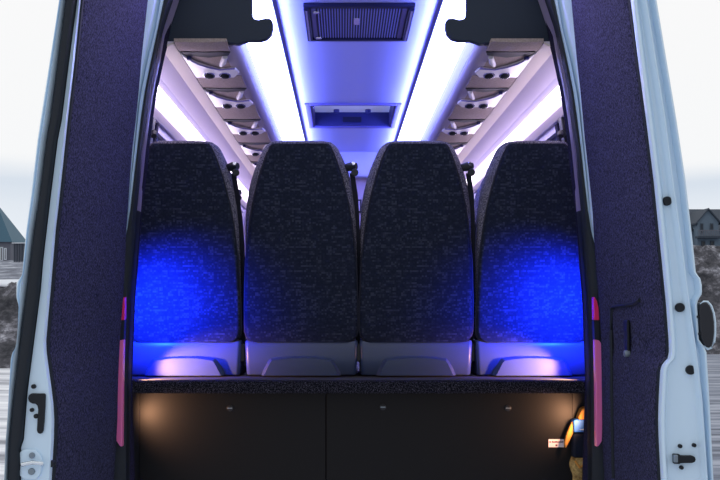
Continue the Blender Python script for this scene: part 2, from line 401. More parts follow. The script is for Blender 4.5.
# left door
D1 = thing('van_door', 'open left rear van door, white painted edge with thick black rubber seal, carpet lined', 'van door', (-0.85, 3.33, 0.62))
rings = []
for z in ZR:
    xh = XT(L_hinge, YH, z) - 0.008; xe = XT(L_free, YE, z); xo = XT(L_out, YE, z); xl = XT(L_lip, YE, z); xw = XT(L_white, YE, z)
    w = xe - xw
    rings.append([Vector((xh, 3.335, z)), Vector((xe - 0.009, 2.66, z)), Vector((xe - 0.002, 2.632, z)), Vector((xe - min(0.006, w*0.2), 2.621, z)),
                  Vector((xe - min(0.016, w*0.4), 2.624, z)), Vector((xw + 0.002, 2.626, z)),
                  Vector((xw - 0.003, 2.640, z)), Vector((xl + 0.003, 2.640, z)), Vector((xl, 2.626, z)),
                  Vector((xl - (xl-xo)*0.28, 2.600, z)), Vector((xl - (xl-xo)*0.55, 2.614, z)), Vector((xl - (xl-xo)*0.70, 2.608, z)), Vector((xo + (xl-xo)*0.10, 2.616, z)), Vector((xo, 2.630, z)),
                  Vector((-0.955 + (xo + 0.875)*0.6, 3.2, z)), Vector((-0.955 + (xo + 0.875)*0.6, 3.335, z))])
MB().loft(rings).build('door_shell', 'paint', D1, smooth=True, auto=50)
band(L_lip, L_white, 2.642, 2.606, 0.004, -0.001).build('rubber_seal', 'rubber', D1, smooth=True, auto=50)
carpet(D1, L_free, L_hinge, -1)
holes(D1, [(33.5,386.5,2.3),(31.8,410,2.0),(36,416.2,2.3)])
hk = [(29,398),(29.6,395),(32,393.2),(45,393.2),(46.2,394.5),(46,402),(45,420),(44,430.5),(42.6,433),(40.6,433.6),(38.4,432.4),(37.7,430),(38.3,419),(39,409),(38.2,405.5),(36.5,403.6),(33,403.2),(30,401.5)]
MB().prism([P(x, y, 2.626) for x, y in hk], (0, -0.009, 0)).build('latch_slot', 'hole', D1, bevel=0.002)
sp = [(20.5,452),(24,449),(36,449),(41.5,455),(43.5,463),(41,474),(37,479),(24,479),(20.5,475)]
st = MB().prism([P(x, y, 2.626) for x, y in sp], (0, -0.008, 0)).build('striker_plate', 'paint', D1, bevel=0.003)
holes(st, [(32,455.5,3.0),(31.5,471.5,3.4)], 'bolt', 'bolt', 2.616)
a, b = P(22.5, 464.5, 2.60), P(42, 463.5, 2.60)
MB().tube([P(22.5, 465, 2.622), a, (a+b)/2 + Vector((0,0,0.004)), b, P(42, 464.5, 2.622)], 0.0055, 10).build('striker_loop', 'steel', st, smooth=True)
gp = P(52, 463, 2.64)
MB().disc((gp.x, 2.645, gp.z), (0,-1,0), 0.010, 0.02).build('bump_stop', 'rubber', D1, smooth=True)

# right door
D2 = thing('van_door', 'open right rear van door, broad white painted edge with round holes and black outside handle', 'van door', (0.85, 3.33, 0.62))
rings = []
for z in ZR:
    xh = XT(R_hinge, YH, z) + 0.008; xe = XT(R_free, YE, z); xo = XT(R_out, YE, z); xr = XT(R_ridge, YE, z)
    g1, g2 = xr - 0.0085, xr + 0.0085
    rings.append([Vector((xh, 3.335, z)), Vector((xe + 0.009, 2.66, z)), Vector((xe + 0.001, 2.634, z)), Vector((xe + 0.005, 2.622, z)), Vector((xe + 0.012, 2.620, z)),
                  Vector((xe + 0.022, 2.636, z)), Vector((g1 - 0.004, 2.636, z)), Vector((g1, 2.634, z)), Vector((xr - 0.001, 2.612, z)), Vector((xr + 0.002, 2.612, z)), Vector((g2, 2.634, z)),
                  Vector((max(g2 + 0.003, xo - 0.020), 2.636, z)), Vector((xo - 0.013, 2.614, z)), Vector((xo - 0.008, 2.616, z)), Vector((xo, 2.640, z)),
                  Vector((0.955 + (xo - 0.915)*0.6, 3.2, z)), Vector((0.955 + (xo - 0.915)*0.6, 3.335, z))])
MB().loft(rings).build('door_shell', 'paint', D2, smooth=True, auto=50)
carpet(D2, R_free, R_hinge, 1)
holes(D2, [(667.3,201,4.6),(680,307.5,4.6),(690.6,370,4.7),(680.3,446.2,2.0),(694.3,445.3,2.0),(681.6,467.6,2.0)], Y=2.630)
lt = [(672,453.3),(678,453.6),(679,455),(691,455),(693.3,456.5),(694,458.7),(693.2,461),(690.5,462.2),(679,462.4),(678,463.2),(672.3,463)]
lo = MB().prism([P(x, y, 2.637) for x, y in lt], (0, -0.015, 0)).build('door_latch', 'hole', D2, bevel=0.002)
MB().prism([P(x, y, 2.622) for x, y in ((672.6,454.5),(677,454.5),(677,462),(672.8,462))], (0, -0.010, 0)).build('latch_pawl', 'bolt', lo, bevel=0.002)
# outside handle, seen past the edge
hd = [(699.6,309),(701,304.5),(704,302),(707.5,302.3),(710.5,306),(713,313),(714.3,322),(714.4,333),(713.3,342),(711,347),(708,348),(704.5,344.5),(701.6,338),(700.2,328),(699.6,318)]
ho = MB().prism([P(x, y, 2.612) for x, y in hd], (0, 0.05, 0)).build('door_handle', 'black', D2, smooth=True, bevel=0.012, seg=4)
ho['label'] = 'black outside door handle'
bz = [(700.8,304.8),(703.8,301.8),(707.6,302),(710.9,305.8),(713.5,313),(714.9,322),(715,333),(713.8,342.5),(711.3,347.7),(708,349),(704,345.6)]
MB().tube([P(x, y, 2.622) for x, y in bz], 0.0036, 8).build('handle_bezel', 'paint', ho, smooth=True)
holes(ho, [(697.8,316.8,1.4),(699.2,333.7,1.4)], 'hole', 'screw', 2.616)
# inner pull handle recess on the carpet
def on_panel(px, py, off=0.0):
    # point on the right door's inner face
    Y = 3.0
    for _ in range(20):
        z = CZ + (VY - py) * Y / F
        xe = XT(R_free, 2.65, z); xh = XT(R_hinge, YH, z)
        X = xe + (xh - xe) * (Y - 2.65) / (YH - 2.65) - 0.015 - off
        Y = (X - CX) * F / (px - VX)
    return Vector((X, Y, CZ + (VY - py) * Y / F))
MB().tube([on_panel(x, y) for x, y in ((640,300),(634,303.3),(622,305.5),(613,306.5),(611.5,309),(611.4,330),(611.8,380),(612.5,430),(613.5,478))], 0.006, 8).build('recess_groove', 'rubber', D2, smooth=True)
pts = [on_panel(x, y) for x, y in ((626,320),(630,320),(630.3,352),(626.5,352))]
pr = MB().prism(pts, (-0.008, 0, 0)).build('pull_recess', 'hole', D2, bevel=0.003)
bq = on_panel(629.5, 353.5)
MB().disc(bq, (-1, 0, 0), 0.010, 0.016).build('button', 'bolt', pr, smooth=True)

# ------------------------------------------------------------------ rear posts, seals, tail lights (built left, mirrored)
T_a = [(0,146),(60,139.5),(120,134),(180,128),(225,124.5),(240,118),(300,114),(480,100)]           # hidden start behind the door
T_b = [(0,155),(30,148.7),(60,142),(90,138),(120,134.2),(225,122),(240,118),(480,100)]
T_c = [(0,160),(30,155),(60,147),(90,141),(120,136),(150,131.5),(180,128.5),(225,123),(240,118),(480,100)]
T_d = [(0,163.5),(30,157.5),(60,151),(90,145),(120,140.5),(150,137),(180,133.5),(210,130),(235,125.5),(250,121),(300,117),(480,102)]
T_e = [(0,172),(30,162),(60,156),(90,149.5),(120,146),(150,141.5),(180,139),(210,136),(240,133.5),(300,129),(376,126),(480,126)]
T_f = [(0,173.5),(30,165),(60,160),(90,153.5),(120,149),(150,145.2),(180,142.2),(210,138.3),(240,135.6),(300,131),(340,129.3),(376,128),(480,128)]
T_g = [(0,174.5),(50,166.5),(60,163.5),(90,157),(120,152),(150,149),(180,146),(210,142),(240,139.5),(270,137.5),(300,135),(340,133.5),(376,132),(420,133),(480,135)]
ZP = [0.60 + (2.62-0.60)*i/70 for i in range(71)]
for s, n, side in ((1, 1, 'left'), (-1, 2, 'right')):
    R = bpy.data.objects.new('trim_%d' % n, None); C.objects.link(R); R.location = (-0.85*s, 3.4, 0.6); struct(R, side + ' rear body post of the van')
    rings = []
    for z in ZP:
        a = XT(T_a, 3.38, z); b = XT(T_b, 3.39, z); c = XT(T_c, 3.42, z); d = XT(T_d, 3.415, z)
        b = max(a+0.001, b); c = max(b+0.001, c); d = max(c+0.002, d)
        rings.append(mx([(a - 0.13, 3.385, z), (a - 0.006, 3.372, z), (b, 3.385, z), (b + 0.3*(c-b), 3.412, z), (c, 3.425, z), (c + 0.3*(d-c), 3.412, z), (d, 3.412, z), (d + 0.006, 3.43, z), (d+0.004, 3.475, z), (a - 0.13, 3.475, z)], s))
    MB().loft(rings).build('painted_post', 'paint', R, smooth=True, auto=35)
    rings = []
    for z in ZP:
        d = XT(T_d, 3.42, z); e = XT(T_e, 3.43, z); w = e - d
        rings.append(mx([(d - 0.003, 3.45, z), (d, 3.42, z), (d + w*0.3, 3.408, z), (d + w*0.7, 3.410, z), (e, 3.425, z), (e + 0.003, 3.47, z)], s))
    MB().loft(rings).build('rubber_seal', 'rubber', R, smooth=True, auto=50)
    for zlo, zhi, nm, mt in ((1.70, 9, 'ribbed_trim', 'ribbed'), (0, 1.73, 'shaded_lower_trim', 'rubber')):  # same trim below, coloured rubber black to stand for its unlit part
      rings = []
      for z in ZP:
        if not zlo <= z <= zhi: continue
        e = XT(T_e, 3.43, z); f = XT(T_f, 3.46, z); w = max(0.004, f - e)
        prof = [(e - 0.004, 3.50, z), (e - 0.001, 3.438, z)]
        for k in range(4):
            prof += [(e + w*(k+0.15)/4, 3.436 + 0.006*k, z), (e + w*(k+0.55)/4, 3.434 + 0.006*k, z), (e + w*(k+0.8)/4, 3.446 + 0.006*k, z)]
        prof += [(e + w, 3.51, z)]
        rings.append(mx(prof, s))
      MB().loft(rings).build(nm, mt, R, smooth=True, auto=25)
    rings = []
    for z in ZP:
        f = XT(T_f, 3.46, z); gg = max(f + 0.004, XT(T_g, 3.50, z))
        rings.append(mx([(f - 0.02, 3.49, z), (f, 3.47, z), (gg - 0.004, 3.485, z), (gg, 3.503, z), (gg - 0.006, 3.512, z), (f - 0.04, 3.512, z)], s))
    MB().loft(rings).build('carpeted_jamb', 'jamb', R, smooth=True, auto=50)
    # tail light showing in the gap at the hinge
    tl = thing('tail_light', side + ' red tail light of the van, seen as a slim strip past the open door', 'tail light', (-0.80*s, 3.40, 0.95))
    up = [(119.2,320),(119.8,308),(121.5,301),(123.6,297),(124.6,297),(124.4,320)]
    MB().prism(mx([P(x, y, 3.372) for x, y in up], s), (0, 0.03, 0)).build('upper_lens', 'lens', tl, bevel=0.002)
    lw = [(117.2,343),(119,340.5),(123.6,339.5),(122.6,380),(122.2,420),(122,447),(119.5,446),(116.4,441),(115.6,420),(116.2,390),(116.8,360)]
    MB().prism(mx([P(x, y, 3.372) for x, y in lw], s), (0, 0.03, 0)).build('lower_lens', 'lens_pink', tl, bevel=0.003)
    md = [(119.2,320.5),(124.4,320.5),(123.7,339.2),(119,340)]
    MB().prism(mx([P(x, y, 3.374) for x, y in md], s), (0, 0.028, 0)).build('housing', 'black', tl)

# ------------------------------------------------------------------ van body
ZF = 0.66; ZC = 2.55
def R_(x, z): return (x, CZ + z)
prof_in = [(0.645, 0.922), (0.690, 0.905), (0.735, 0.845), (0.748, 0.80), (0.762, 0.745), (0.782, 0.722)]
YB, YFR = 3.50, 7.60
for s, side in ((1, 'right'), (-1, 'left')):
    W = bpy.data.objects.new('wall_' + side, None); C.objects.link(W); W.location = (0.87*s, 3.5, ZF); struct(W)
    # outer skin
    osk = [(0.985, 0.45), (0.985, 1.30), (0.90, 2.25), (0.80, 2.62)]
    b = MB()
    for (a0, a1) in zip(osk, osk[1:]):
        if a0[1] == 1.30: continue
        b.prism([(a0[0]*s, 3.46, a0[1]), (a1[0]*s, 3.46, a1[1]), ((a1[0]-0.02)*s, 3.46, a1[1]), ((a0[0]-0.02)*s, 3.46, a0[1])], (0, 4.3, 0))
    b.build('outer_skin', 'paint', W)
    # inner lower lining
    MB().prism([(0.93*s, YB, ZF), (0.925*s, YB, 1.34), (0.955*s, YB, 1.34), (0.955*s, YB, ZF)], (0, YFR - YB, 0)).build('lower_lining', 'liner', W)
    # upper cove lining above the windows
    pts = [Vector((x*s, YB, CZ+z)) for x, z in prof_in] + [Vector((0.90*s, YB, CZ+0.722)), Vector((0.88*s, YB, CZ+0.93))]
    MB().prism(pts, (0, YFR-YB, 0)).build('cove_lining', 'liner', W)
    sm = [(0.648, 0.9205), (0.690, 0.9035), (0.690, 0.897), (0.648, 0.914)]
    MB().box((min(0.6415*s, 0.6475*s), YB, CZ+0.9155), (max(0.6415*s, 0.6475*s), YFR, CZ+0.925)).build('cove_seam', 'rubber', W)
    MB().prism([Vector((x*s, YB, CZ+z)) for x, z in sm], (0, YFR-YB, 0)).build('cove_edge', 'beige', W)
    # pillars between the windows
    wz0, wz1 = 1.34, CZ + 0.722
    def wx(z): return 0.925 + (0.790-0.925)*(z-wz0)/(wz1-wz0)
    ys = [(3.5, 3.76), (4.42, 4.54), (5.35, 5.47), (6.42, 6.54), (7.45, 7.60)]
    for (y0, y1) in ys:
        MB().prism([(wx(wz0)*s, y0, wz0), (wx(wz1)*s, y0, wz1), ((wx(wz1)+0.06)*s, y0, wz1), ((wx(wz0)+0.06)*s, y0, wz0)], (0, y1-y0, 0)).build('window_post', 'liner', W, bevel=0.01)
    for k, ((a0, a1), (b0, b1)) in enumerate(zip(ys, ys[1:])):
        wo = bpy.data.objects.new('window_%d' % (k+1 + (0 if s < 0 else 4)), None); C.objects.link(wo); wo.location = (0.86*s, (a1+b0)/2, 1.34); struct(wo)
        fr = MB(); t = 0.028
        for (u0, u1, v0, v1) in ((a1, a1+t, wz0, wz1), (b0-t, b0, wz0, wz1), (a1+t, b0-t, wz0, wz0+t), (a1+t, b0-t, wz1-t, wz1)):
            fr.prism([((wx(v0)+0.005)*s, u0, v0), ((wx(v1)+0.005)*s, u0, v1), ((wx(v1)+0.04)*s, u0, v1), ((wx(v0)+0.04)*s, u0, v0)], (0, u1-u0, 0))
        fr.build('window_frame', 'liner', wo)
        MB().prism([((wx(wz0+t)+0.022)*s, a1+t, wz0+t), ((wx(wz1-t)+0.022)*s, a1+t, wz1-t), ((wx(wz1-t)+0.027)*s, a1+t, wz1-t), ((wx(wz0+t)+0.027)*s, a1+t, wz0+t)], (0, b0-a1-2*t, 0)).build('pane', 'glass', wo)

# roof and rear header above the opening
MB().prism([(-0.80, 3.44, 2.62), (0.80, 3.44, 2.62), (0.70, 3.44, 2.74), (0, 3.44, 2.78), (-0.70, 3.44, 2.74)], (0, 0.06, 0)).build('trim_3', 'paint')
struct(bpy.data.objects['trim_3'])
rf = MB()
sec = [(-0.80, 2.62), (-0.70, 2.74), (0, 2.78), (0.70, 2.74), (0.80, 2.62)]
hy0, hy1, hx0, hx1 = 5.72, 6.42, -0.246, 0.250
def roof_strip(y0, y1, cut=False):
    b = rf
    for (a, c) in zip(sec, sec[1:]):
        segs = [(a, c)]
        if cut and (a[0] == 0 or c[0] == 0):
            f = lambda x: a[1] + (c[1]-a[1])*(x-a[0])/(c[0]-a[0])
            segs = [(a, (hx0, f(hx0)))] if c[0] == 0 else [((hx1, f(hx1)), c)]
        for (u, v) in segs:
            b.prism([(u[0], y0, u[1]), (v[0], y0, v[1]), (v[0], y0, v[1]-0.015), (u[0], y0, u[1]-0.015)], (0, y1-y0, 0))
roof_strip(3.5, hy0); roof_strip(hy0, hy1, True); roof_strip(hy1, 7.76)
struct(rf.build('roof', 'paint'))

# ceiling lining in pieces round the hatch
cl = MB(); t = 0.02
yc0 = 3.50
for (x0, x1, y0, y1) in ((-0.300, hx0, yc0, 7.5), (hx1, 0.300, yc0, 7.5), (hx0, hx1, yc0, hy0), (hx0, hx1, hy1, 7.5)):
    cl.box((x0, y0, ZC), (x1, y1, ZC+t))
co = struct(cl.build('ceiling', 'ceiling'), 'pale central ceiling panel')
for s in (-1, 1):
    MB().prism([(0.300*s, yc0, ZC-0.004), (0.322*s, yc0, ZC-0.004), (0.330*s, yc0, ZC+0.03), (0.300*s, yc0, ZC+0.03)], (0, 4.0, 0)).build('ceiling_seam', 'seam', co)
MB().box((-0.85, 7.50, 2.36), (0.85, 7.60, 2.60)).build('ceiling_header', 'ceiling', co, bevel=0.02)
for s, side in ((-1, 'left'), (1, 'right')):
    ld = thing('ceiling_light', 'long glowing white LED strip along the %s edge of the ceiling panel' % side, 'ceiling light', (0.4*s, 3.5, ZC), 'LED strips along the ceiling')
    a, b, c_ = (0.325, ZC-0.002), (0.395, ZC-0.020), (0.466, CZ+1.117)
    MB().prism([Vector((x*s, 3.53, z)) for x, z in (a, b, c_, (0.476, CZ+1.132), (0.40, ZC), (0.33, ZC+0.015))], (0, 3.95, 0)).build('diffuser', 'led', ld)
    MB().prism([Vector((x*s, 3.515, z)) for x, z in (a, b, c_, (0.476, CZ+1.132), (0.40, ZC), (0.33, ZC+0.015))], (0, 0.015, 0)).build('end_cap', 'psu', ld)
    tb = thing('tube_light', 'slender glowing tube light running along the %s wall above the windows' % side, 'tube light', (0.725*s, 3.6, CZ+0.765), 'tube lights above the windows')
    MB().tube([(0.722*s, 3.51 + 4.0*k/12, CZ+0.765) for k in range(13)], 0.019, 20).build('tube', 'tube', tb, smooth=True)
    MB().tube([(0.722*s, 3.502, CZ+0.765), (0.722*s, 3.512, CZ+0.765)], 0.019, 20).build('end_lens', 'tube', tb, smooth=True)

for s, side in ((-1, 'left'), (1, 'right')):
    an = thing('belt_anchor', 'small dark belt anchor bracket on the %s side window frame above the outer seat' % side, 'belt anchor', (0.80*s, 3.86, CZ+0.70))
    MB().prism(mx([(0.782, 3.84, CZ+0.722), (0.800, 3.84, CZ+0.60), (0.815, 3.84, CZ+0.60), (0.800, 3.84, CZ+0.722)], s), (0, 0.05, 0)).build('rail', 'black', an, bevel=0.003)
    MB().tube(mx([(0.786, 3.83, CZ+0.655), (0.775, 3.80, CZ+0.650), (0.77, 3.79, CZ+0.64)], s), [0.014, 0.016, 0.010], 10).build('guide', 'black', an, smooth=True)
    MB().prism(mx([(0.785, 3.93, CZ+0.715), (0.80, 3.93, CZ+0.62), (0.812, 3.93, CZ+0.62), (0.80, 3.93, CZ+0.715)], s), (0, 0.04, 0)).build('webbing', 'jamb', an)
# front partition
fp = struct(MB().box((-0.90, 7.60, ZF), (0.90, 7.66, 2.62)).build('wall_front', 'front'))
p0, p1 = P(354, 213, 7.6), P(361.5, 199.5, 7.6)
so = thing('switch_plate', 'small square switch plate with dark rim on the far partition', 'switch plate', ((p0.x+p1.x)/2, 7.6, p0.z))
MB().box((p0.x, 7.585, p0.z), (p1.x, 7.6, p1.z)).build('rim', 'black', so, bevel=0.003)
MB().box((p0.x+0.012, 7.578, p0.z+0.014), (p1.x-0.012, 7.585, p1.z-0.014)).build('rocker', 'front', so, bevel=0.002)

# floor: podium with carpeted ledge
YL = 3.55; YPN = 3.66; ZPOD = CZ + (VY-377)*3.79/F
fl = MB().box((-0.90, YL+0.01, ZPOD-0.035), (0.90, 7.6, ZPOD)); flo = struct(fl.build('floor', 'floor'), 'raised floor carrying the seats')
rings = []
for i in range(61):
    x = -0.90 + 1.8*i/60
    rings.append([Vector((x, YL+0.08, ZPOD)), Vector((x, YL+0.01, ZPOD+0.004)), Vector((x, YL-0.005, ZPOD)), Vector((x, YL-0.010, ZPOD-0.02)), Vector((x, YL-0.006, ZPOD-0.040)), Vector((x, YL+0.02, ZPOD-0.042)), Vector((x, YL+0.08, ZPOD-0.036))])
MB().loft(rings).build('carpet_edge', 'ledge', flo, smooth=True)['label'] = 'speckled carpet edge over the luggage box'

# luggage box under the podium
zb0, zb1 = ZF, ZPOD - 0.043
LB = thing('luggage_box', 'black two panel luggage box below the carpeted ledge and seats', 'luggage box', (0, 3.6, ZF))
xm = P(326, 430, YPN).x; xl = -0.80; xr_ = P(573, 430, YPN).x
MB().box((-0.90, YPN+0.03, zb0), (0.90, YPN+0.08, zb1)).build('carcass', 'black', LB)
for (x0, x1) in ((xl, xm-0.0015), (xm+0.0015, xr_)):
    MB().box((x0, YPN, zb0+0.004), (x1, YPN+0.028, zb1)).build('panel', 'box', LB, bevel=0.002)
for px, py in ((230, 408), (383, 407), (508, 408)):
    p = P(px, py, YPN)
    k = MB().disc((p.x, YPN+0.002, p.z), (0,-1,0), 0.012, 0.005, 20).build('latch', 'black', LB, smooth=True)
    MB().box((p.x-0.009, YPN-0.008, p.z-0.002), (p.x+0.009, YPN-0.003, p.z+0.002)).build('latch_key', 'bolt', k)
p0, p1 = P(548.5, 447.2, YPN), P(563.8, 439.2, YPN)
sk = MB().box((p0.x, YPN-0.0015, p0.z), (p1.x, YPN+0.0002, p1.z)).build('sticker', 'paper', LB)
sk['label'] = 'small white sticker with a dark line of print'
ink = MB(); 
xs = p0.x + 0.003
for k, w in enumerate((3, 2, 0, 4, 3, 4, 3, 4, 3, 2, 4, 3, 3)):
    w_ = w*0.0011
    if w: ink.box((xs, YPN-0.0022, p1.z-0.0125), (xs+w_, YPN-0.0015, p1.z-0.0065 - (0.001 if k % 3 else 0)))
    xs += w_ + 0.0006 + (0.002 if not w else 0)
ink.box(((p0.x+p1.x)/2-0.003, YPN-0.0022, p0.z+0.004), ((p0.x+p1.x)/2+0.004, YPN-0.0015, p0.z+0.0105))
ink.build('print', 'ink', sk)

# bundle stuffed at the right of the box
bd = thing('cloth_bundle', 'orange cloth with a blue band hanging beside the right end of the luggage box', 'cloth', (0.78, 3.56, 0.95))
oc = [(578,425),(579,417),(582,410),(585,407.5),(592,407),(594,424)]
def puffy(pts, Y, d, name, m, par, bev=0.006):
    return MB().prism([P(x, y, Y) for x, y in pts], (0, d, 0)).build(name, m, par, smooth=True, bevel=bev, seg=3)
puffy(oc, 3.62, 0.05, 'upper_fold', 'orange', bd)
puffy([(572.5,421),(575.5,420.5),(574.5,431),(569,443),(566,449),(564.5,444),(567,434)], 3.615, 0.02, 'hanging_strip', 'orange', bd)
puffy([(573.5,421),(576,419.5),(594,420.5),(594,432),(574,432.5)], 3.605, 0.05, 'band', 'bluefab', bd, 0.004)
puffy([(580,430),(586,428.2),(590,428.2),(588,430)], 3.601, 0.004, 'band_mark', 'frame_white', bd, 0.0)
bg = thing('bag', 'tan and brown crumpled bag at the bottom right of the luggage box', 'bag', (0.78, 3.56, 0.72))
rr = []
for i in range(13):
    t = i/12; z = P(0, 458 + 40*t, 3.62).z
    xa = P(573 - 2*math.sin(t*9) - 1.5*t, 0, 3.62).x; xb = P(596, 0, 3.62).x
    rr.append([Vector((xa + (xb-xa)*0.5 + (xb-xa)*0.5*math.cos(a), 3.645 + 0.035*math.sin(a)*(1+0.35*math.sin(a*3+t*8)), z)) for a in [2*PI*k/18 for k in range(18)]])
MB().loft(rr).build('body', 'tan', bg, smooth=True, auto=80)
MB().tube([P(575, 461, 3.605), P(580, 468, 3.60), P(584, 464, 3.60), P(588, 458, 3.605)], 0.004, 8).build('drawstring', 'orange', bg, smooth=True)
nb = MB().prism([P(x, y, YPN-0.045) for x, y in ((573,433),(594,433),(594,458),(573,458))], (0, 0.04, 0)).build('navy_pouch', 'navy', None, bevel=0.01)
tag(nb, 'dark navy pouch between the blue band and the tan bag', 'pouch', None, 'thing')

# ------------------------------------------------------------------ luggage racks
for s, side in ((-1, 'left'), (1, 'right')):
    RK = thing('luggage_rack', 'overhead luggage rack along the %s side with dark hooked end cap and reading light panels' % side, 'luggage rack', (0.55*s, 3.5, CZ+0.917), 'overhead luggage racks')
    ec = [(150,-60),(252,-60),(252,8),(252.3,16),(254.5,19),(259,19.6),(265,18.2),(270,18.4),(272.8,21.5),(273,28),(271.5,34),(267,38.8),(260,40.8),(248,40.8),(243,42.4),(238,44.3),(233,43.4),(180,41.8),(172,42.2),(168,44),(150,44)]
    pts = [P(x, y, 3.515) for x, y in ec]
    if s == 1: pts = [Vector((-p.x + 0.004, p.y, p.z)) for p in pts]
    MB().prism(pts, (0, 0.03, 0)).build('end_cap', 'endcap', RK, bevel=0.004)['label'] = 'dark navy end cap with hooked arm'
    # nose and inner side
    MB().prism([Vector((x*s, 3.55, CZ+z)) for x, z in ((0.467,1.116),(0.448,1.02),(0.434,0.960),(0.460,0.960),(0.49,1.116))], (0, 4.0, 0)).build('side_panel', 'rack_side', RK)
    MB().prism([Vector((x*s, 3.55, CZ+z)) for x, z in ((0.432,0.957),(0.429,0.945),(0.434,0.930),(0.446,0.919),(0.459,0.9155),(0.486,0.917),(0.486,0.957))], (0, 4.0, 0)).build('nose_trim', 'nose', RK, smooth=True)
    MB().box((min(0.4325*s, 0.46*s), 3.55, CZ+0.9565), (max(0.4325*s, 0.46*s), 7.55, CZ+0.9605)).build('side_seam', 'rubber', RK)
    MB().box((min(0.486*s, 0.645*s), 3.55, CZ+0.925), (max(0.486*s, 0.645*s), 7.55, CZ+0.94)).build('tray', 'black', RK)
    def YU(y): return 917.0/(VY-y)
    segs = [(41,50.5,'pad'),(50.5,75,'psu'),(75,87,'pad'),(87,105,'psu'),(105,118.5,'pad'),(118.5,132,'psu'),(132,142,'pad'),(142,153,'psu'),(153,161,'pad'),(161,170,'psu'),(170,184,'pad')]
    for (ya, yb, kd) in segs:
        u0, u1 = YU(ya), YU(yb)
        x0, x1 = 0.460, 0.642
        if kd == 'pad':
            b = MB(); n = 8; rings = []
            for i in range(n+1):
                t = i/n; bul = 0.006*math.sin(PI*t)
                rings.append([Vector((x0*s, u0+(u1-u0)*t, CZ+0.915-bul)), Vector(((x0+x1)/2*s, u0+(u1-u0)*t, CZ+0.912-bul)), Vector((x1*s, u0+(u1-u0)*t, CZ+0.915-bul)), Vector((x1*s, u0+(u1-u0)*t, CZ+0.926)), Vector((x0*s, u0+(u1-u0)*t, CZ+0.926))])
            b.loft(rings).build('lining_pad', 'pad', RK, smooth=True)
        else:
            L = u1 - u0
            def W(u, v, z=0.0): return Vector(((x1 + (x0-x1)*u)*s, u0 + L*v, CZ + 0.917 + z))
            pl = MB().prism([W(0,0.13), W(0,1), W(1,1), W(1,0.13)], (0,0,0.008)).build('service_panel', 'pad', RK)
            # step shadow at the near edge, put in as a dark strip
            MB().prism([W(0.03,-0.02,-0.0085), W(0.10,0.17,-0.0015), W(0.5,0.26,-0.0015), W(0.92,0.17,-0.0015), W(1,-0.02,-0.0085)], (0,0,0.003)).build('step_shadow_strip', 'hole', pl)
            # glossy white wedge on the window side sweeping along the far edge
            wd = [W(0.0,0.03,-0.001), W(0.08,0.20,-0.001), W(0.22,0.40,-0.001), W(0.40,0.55,-0.001), W(0.62,0.68,-0.001), W(0.95,0.62,-0.001), W(1.0,0.80,-0.001), W(0.85,1.0,-0.001), W(0.0,1.0,-0.001)]
            MB().prism(wd, (0,0,-0.010)).build('white_fascia', 'psu', pl, bevel=0.004)
            MB().tube([W(0.08,0.20,-0.011), W(0.22,0.40,-0.012), W(0.40,0.54,-0.012), W(0.62,0.64,-0.012), W(0.95,0.60,-0.011)], 0.003, 6).build('fascia_line', 'seam', pl, smooth=True)
            for u in (0.34, 0.68):
                c = W(u, 0.84, -0.012); ax = (0, -0.35, -1)
                MB().disc(c, ax, 0.023, 0.008, 24).build('vent_ring', 'chrome', pl, smooth=True)
                MB().disc(c + Vector((0,-0.002,-0.005)), ax, 0.017, 0.006, 20).build('air_vent', 'hole', pl, smooth=True)
            c0 = W(0.84, 0.20, -0.004); c1 = W(0.70, 0.45, -0.010)
            MB().tube([c0, (c0+c1)/2 + Vector((0,0,-0.006)), c1], [0.010, 0.012, 0.009], 10).build('reading_light', 'psu', pl, smooth=True)
            c0 = W(0.12, 0.20, -0.004)
            MB().disc(c0, (0,0,-1), 0.009, 0.012, 12).build('button', 'rack_side', pl, smooth=True)

# ------------------------------------------------------------------ ceiling grille
GY0, GY1 = 3.80, 4.29; gx0, gx1 = P(303, 3, GY0).x, P(415.5, 3, GY0).x
GR = thing('ceiling_vent', 'rectangular dark air conditioning grille in the ceiling nearest the rear', 'air vent', ((gx0+gx1)/2, 4.08, ZC))
zz = ZC
MB().box((gx0+0.02, GY0+0.02, zz-0.008), (gx1-0.02, GY1-0.02, zz-0.002)).build('backing', 'grille', GR)
fr = MB()
fr.box((gx0, GY0, zz-0.016), (gx1, GY0+0.03, zz)); fr.box((gx0, GY1-0.025, zz-0.02), (gx1, GY1, zz))
fr.box((gx0, GY0+0.03, zz-0.022), (gx0+0.022, GY1-0.025, zz)); fr.box((gx1-0.022, GY0+0.03, zz-0.022), (gx1, GY1-0.025, zz))
fr.build('frame', 'grille', GR, bevel=0.003)
for x0, x1 in ((gx0+0.028, gx0+0.046), (gx1-0.046, gx1-0.028)):
    MB().box((x0, GY0+0.035, zz-0.014), (x1, GY1-0.03, zz-0.002)).build('side_panel', 'seam', GR, bevel=0.002)
for x in (gx0+0.011, gx1-0.011):
    MB().box((x-0.003, GY0+0.04, zz-0.0245), (x+0.003, GY1-0.03, zz-0.0215)).build('bright_strip', 'nose', GR)
ns = 30
for k in range(ns):
    x = gx0 + 0.056 + (gx1-gx0-0.112)*k/(ns-1)
    MB().box((x-0.0018, GY0+0.05, zz-0.016), (x+0.0018, GY1-0.045, zz-0.006)).build('slat', 'grille_slat', GR)
c = P(356.5, 24, 3.99); 
MB().box((c.x-0.011, 3.95, zz-0.019), (c.x+0.011, 4.04, zz-0.016)).build('badge', 'chrome', GR, bevel=0.001)
for yy in (GY0+0.07, GY1-0.05):
    MB().box((gx0+0.036, yy-0.012, zz-0.021), (gx0+0.060, yy+0.012, zz-0.014)).build('clip', 'chrome', GR, bevel=0.002)

